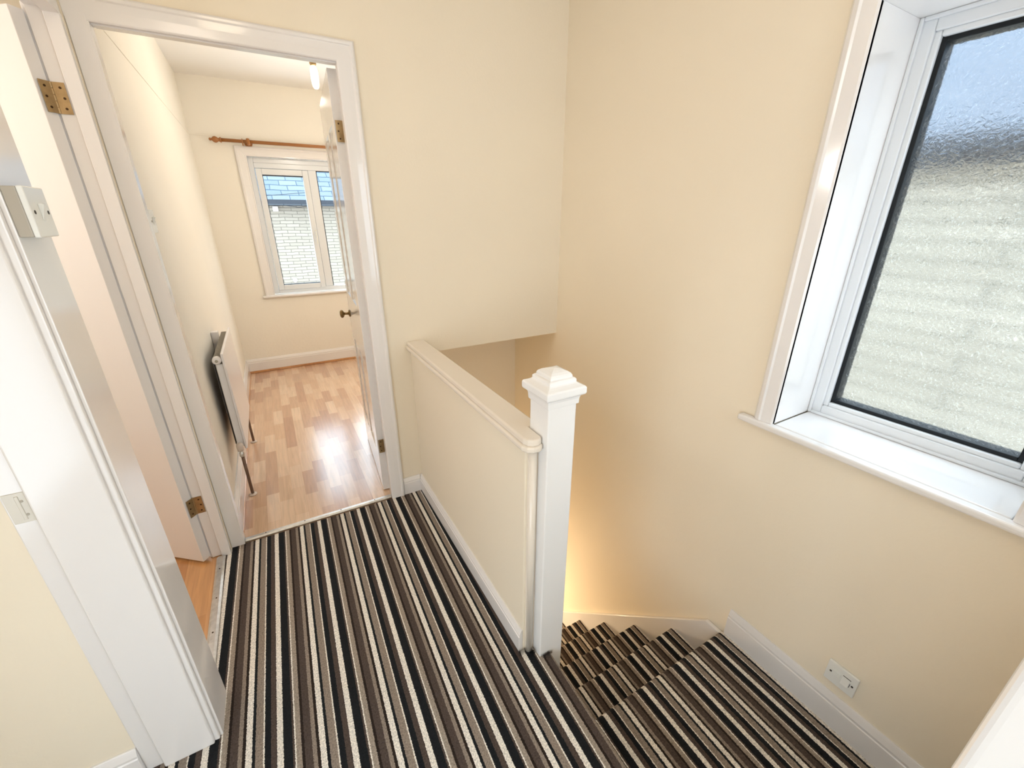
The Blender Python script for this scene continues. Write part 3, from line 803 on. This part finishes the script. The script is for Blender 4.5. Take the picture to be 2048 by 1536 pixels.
# ------------------------------------------------------------------ curtain pole over the bedroom window
PY, PZ = YB - .072, 2.030
cp = thing('curtain_pole', 'brown wooden curtain pole with turned finial above the bedroom window', 'curtain pole', (0.5, PY, PZ))
m = MB(); m.lathe([(.0135, -0.16), (.0135, 1.26)], (0, PY, PZ), 'x', 16)
m.build('pole', M['pine'], cp)
for s, x in ((-1, -0.16), (1, 1.26)):
    pr = [(.006, 0), (.020, .001), (.021, .006), (.015, .012), (.012, .02), (.020, .030), (.0245, .042), (.021, .055), (.011, .065), (.008, .070), (.011, .076), (.010, .083), (.003, .087)]
    m = MB(); m.lathe([(r, s * h) for r, h in pr], (x, PY, PZ), 'x', 18); m.build('finial', M['pine'], cp)
for x in (0.03, 1.06):
    m = MB(); m.lathe([(.010, -.0), (.010, .052)], (x, PY + .02, PZ - .004), 'y', 14); m.lathe([(.030, .060), (.030, .068), (.024, .072)], (x, PY, PZ - .004), 'y', 18)
    m.lathe([(.0140, -.013), (.024, -.012), (.027, 0), (.024, .012), (.0140, .013)], (x, PY, PZ), 'x', 20)
    m.build('bracket', M['pine'], cp)
def torus(mb, c, R0, r, axis='x'):
    rings = []
    for i in range(22):
        t = 2 * math.pi * i / 22; ring = []
        for j in range(8):
            q = 2 * math.pi * j / 8; rr = R0 + r * math.cos(q)
            ring.append(mb.bm.verts.new((c[0] + r * math.sin(q), c[1] + rr * math.sin(t), c[2] + rr * math.cos(t))))
        rings.append(ring)
    for i in range(22):
        for j in range(8):
            f = mb.bm.faces.new([rings[i][j], rings[(i + 1) % 22][j], rings[(i + 1) % 22][(j + 1) % 8], rings[i][(j + 1) % 8]]); f.smooth = True
m = MB(); torus(m, (-0.012, PY, PZ - .007), .024, .004)
o = m.build('curtain_ring', M['pine']); tag(o, 'single brown wooden ring hanging on the curtain pole', 'curtain ring')

# ------------------------------------------------------------------ bare bulb
BXp, BYp = 0.448, 1.30
pl = thing('pendant_bulb', 'bare lit filament bulb hanging from the bedroom ceiling', 'light bulb', (BXp, BYp, ZC))
m = MB(); m.tube([(BXp, BYp, 2.345), (BXp, BYp, ZC)], .003, 8); m.lathe([(.010, ZC - .03), (.035, ZC - .02), (.042, ZC)], (BXp, BYp, 0), 'z', 20)
m.build('flex', M['plastic'], pl)
m = MB(); m.lathe([(.006, 2.352), (.016, 2.345), (.018, 2.325), (.020, 2.312), (.014, 2.300)], (BXp, BYp, 0), 'z', 18)
m.build('lamp_holder', M['brass'], pl)
m = MB(); m.lathe([(.012, 2.305), (.015, 2.296), (.021, 2.280), (.0225, 2.255), (.0215, 2.215), (.018, 2.193), (.010, 2.183), (.002, 2.181)], (BXp, BYp, 0), 'z', 20)
m.build('bulb', M['bulb'], pl)

# ------------------------------------------------------------------ houses outside
HY = 9.0; EZ = 1.73
hs = thing('neighbouring_house', 'pale stone house with slate roof seen through the bedroom window', 'house', (1.0, HY, -3.0))
m = MB(); m.box(-6, 9, HY, HY + .4, -3.0, EZ + .03); m.build('stone_wall', M['stone'], hs)
m = MB(); m.prism([(HY - .22, EZ + .03), (HY + 3.6, EZ + 3.2), (HY + 3.6, EZ + 3.08), (HY - .22, EZ - .05)], 'x', -6.2, 9.2); m.build('slate_roof', M['slate'], hs)
m = MB(); m.box(-6.2, 9.2, HY - .30, HY - .20, EZ - .03, EZ + .055); m.box(-6.2, 9.2, HY - .2, HY, EZ - .06, EZ - .03); m.build('gutter', M['gutter'], hs)
m = MB(); m.box(.30, .40, HY - .10, HY, EZ - .17, EZ - .07); m.build('wall_box', M['plastic'], hs, bevel=0.01)
m = MB(); m.tube([(.2, HY - .32, EZ + .12), (1.2, HY - .32, EZ + .22)], .006, 6); m.tube([(.3, HY - .12, EZ - .02), (.8, HY - .14, EZ - .09), (1.5, HY - .12, EZ + .0)], .006, 6); m.build('cable', M['gutter'], hs)
m = MB(); m.lathe([(.02, -.05), (.045, -.04), (.05, 0)], (0.475, HY, 0.10), 'y', 16); m.build('wall_vent', M['upvc'], hs)

HX = 4.6; EZ2 = 1.93
h2 = thing('neighbouring_house', 'stone house blurred behind the patterned glass of the stair window', 'house', (HX, -1.0, -3.0))
m = MB(); m.box(HX, HX + .4, -7, 7, -3.0, EZ2 + .03); m.build('stone_wall', M['stone2'], h2)
m = MB(); m.prism([(HX - .2, EZ2 + .02), (HX + 3.6, EZ2 + 2.6), (HX + 3.6, EZ2 + 2.5), (HX - .2, EZ2 - .06)], 'y', -7.2, 7.2); m.build('slate_roof', M['slate2'], h2)
m = MB(); m.box(HX - .27, HX - .18, -7.2, 7.2, EZ2 - .06, EZ2 + .05); m.box(HX - .18, HX, -7.2, 7.2, EZ2 - .14, EZ2 - .05); m.build('gutter', M['gutter'], h2)

# ------------------------------------------------------------------ light
wd = bpy.data.worlds.new('overcast_sky'); S.world = wd; wd.use_nodes = True
nt = wd.node_tree; bg = nt.nodes['Background']
tc = N(nt, 'ShaderNodeTexCoord'); sp_ = N(nt, 'ShaderNodeSeparateXYZ'); nt.links.new(tc.outputs['Generated'], sp_.inputs[0])
rp = N(nt, 'ShaderNodeValToRGB'); rp.color_ramp.elements[0].position = 0.0; rp.color_ramp.elements[0].color = (0.66, 0.74, 0.82, 1)
rp.color_ramp.elements[1].position = 0.7; rp.color_ramp.elements[1].color = (0.73, 0.88, 1.0, 1)
nt.links.new(sp_.outputs['Z'], rp.inputs[0]); nt.links.new(rp.outputs[0], bg.inputs['Color'])
bg.inputs['Strength'].default_value = 5.5

def lamp(name, loc, e, col, r):
    l = bpy.data.lights.new(name, 'POINT'); l.energy = e; l.color = col; l.shadow_soft_size = r
    o = bpy.data.objects.new(name, l); COL.objects.link(o); o.location = loc; return o
lamp('landing_ceiling_lamp', (0.0, -0.95, 2.30), 2.5, (1.0, 0.80, 0.58), 0.10)
lamp('landing_fill_light', (-0.2, -2.6, 2.2), 7, (1.0, 0.87, 0.74), 0.2)  # unseen fill added to brighten the near-left plaster and casing
lamp('bedroom_bulb_light', (BXp, BYp, 2.12), 8, (1.0, 0.94, 0.85), 0.05)
lamp('bedroom_fill_light', (1.2, 1.35, 1.5), 13, (1.0, 0.97, 0.93), 0.2)  # unseen fill added out of sight to lift the bedroom left wall
lamp('left_room_fill_light', (-1.45, -0.35, 1.8), 15, (1.0, 0.95, 0.93), 0.15)  # unseen fill added to brighten the open left door
lamp('downstairs_lamp', (0.85, 0.1, -1.15), 12.5, (1.0, 0.79, 0.54), 0.08)

S.cycles.max_bounces = 6; S.cycles.diffuse_bounces = 4; S.cycles.adaptive_threshold = 0.06; S.cycles.glossy_bounces = 2; S.cycles.transmission_bounces = 4
S.cycles.caustics_reflective = False; S.cycles.blur_glossy = 0.5; S.cycles.sample_clamp_indirect = 6.0
# ------------------------------------------------------------------ camera (f = 836.3 px at 2048 wide)
cam = bpy.data.cameras.new('camera'); co = bpy.data.objects.new('camera', cam); COL.objects.link(co)
cam.sensor_fit = 'HORIZONTAL'; cam.sensor_width = 36; cam.lens = 836.32 / 2048 * 36; cam.clip_start = 0.02
co.location = (-0.0176, -1.9979, 1.4391)
co.rotation_euler = (math.radians(90 - 21.7344), 0, math.radians(-29.4873))
S.camera = co

S.view_settings.view_transform = 'Standard'; S.view_settings.look = 'None'
S.view_settings.exposure = 0.25; S.view_settings.gamma = 1.0; S.view_settings.use_curve_mapping = False
for o in list(bpy.data.objects):
    if '_abs' in o.keys(): del o['_abs']
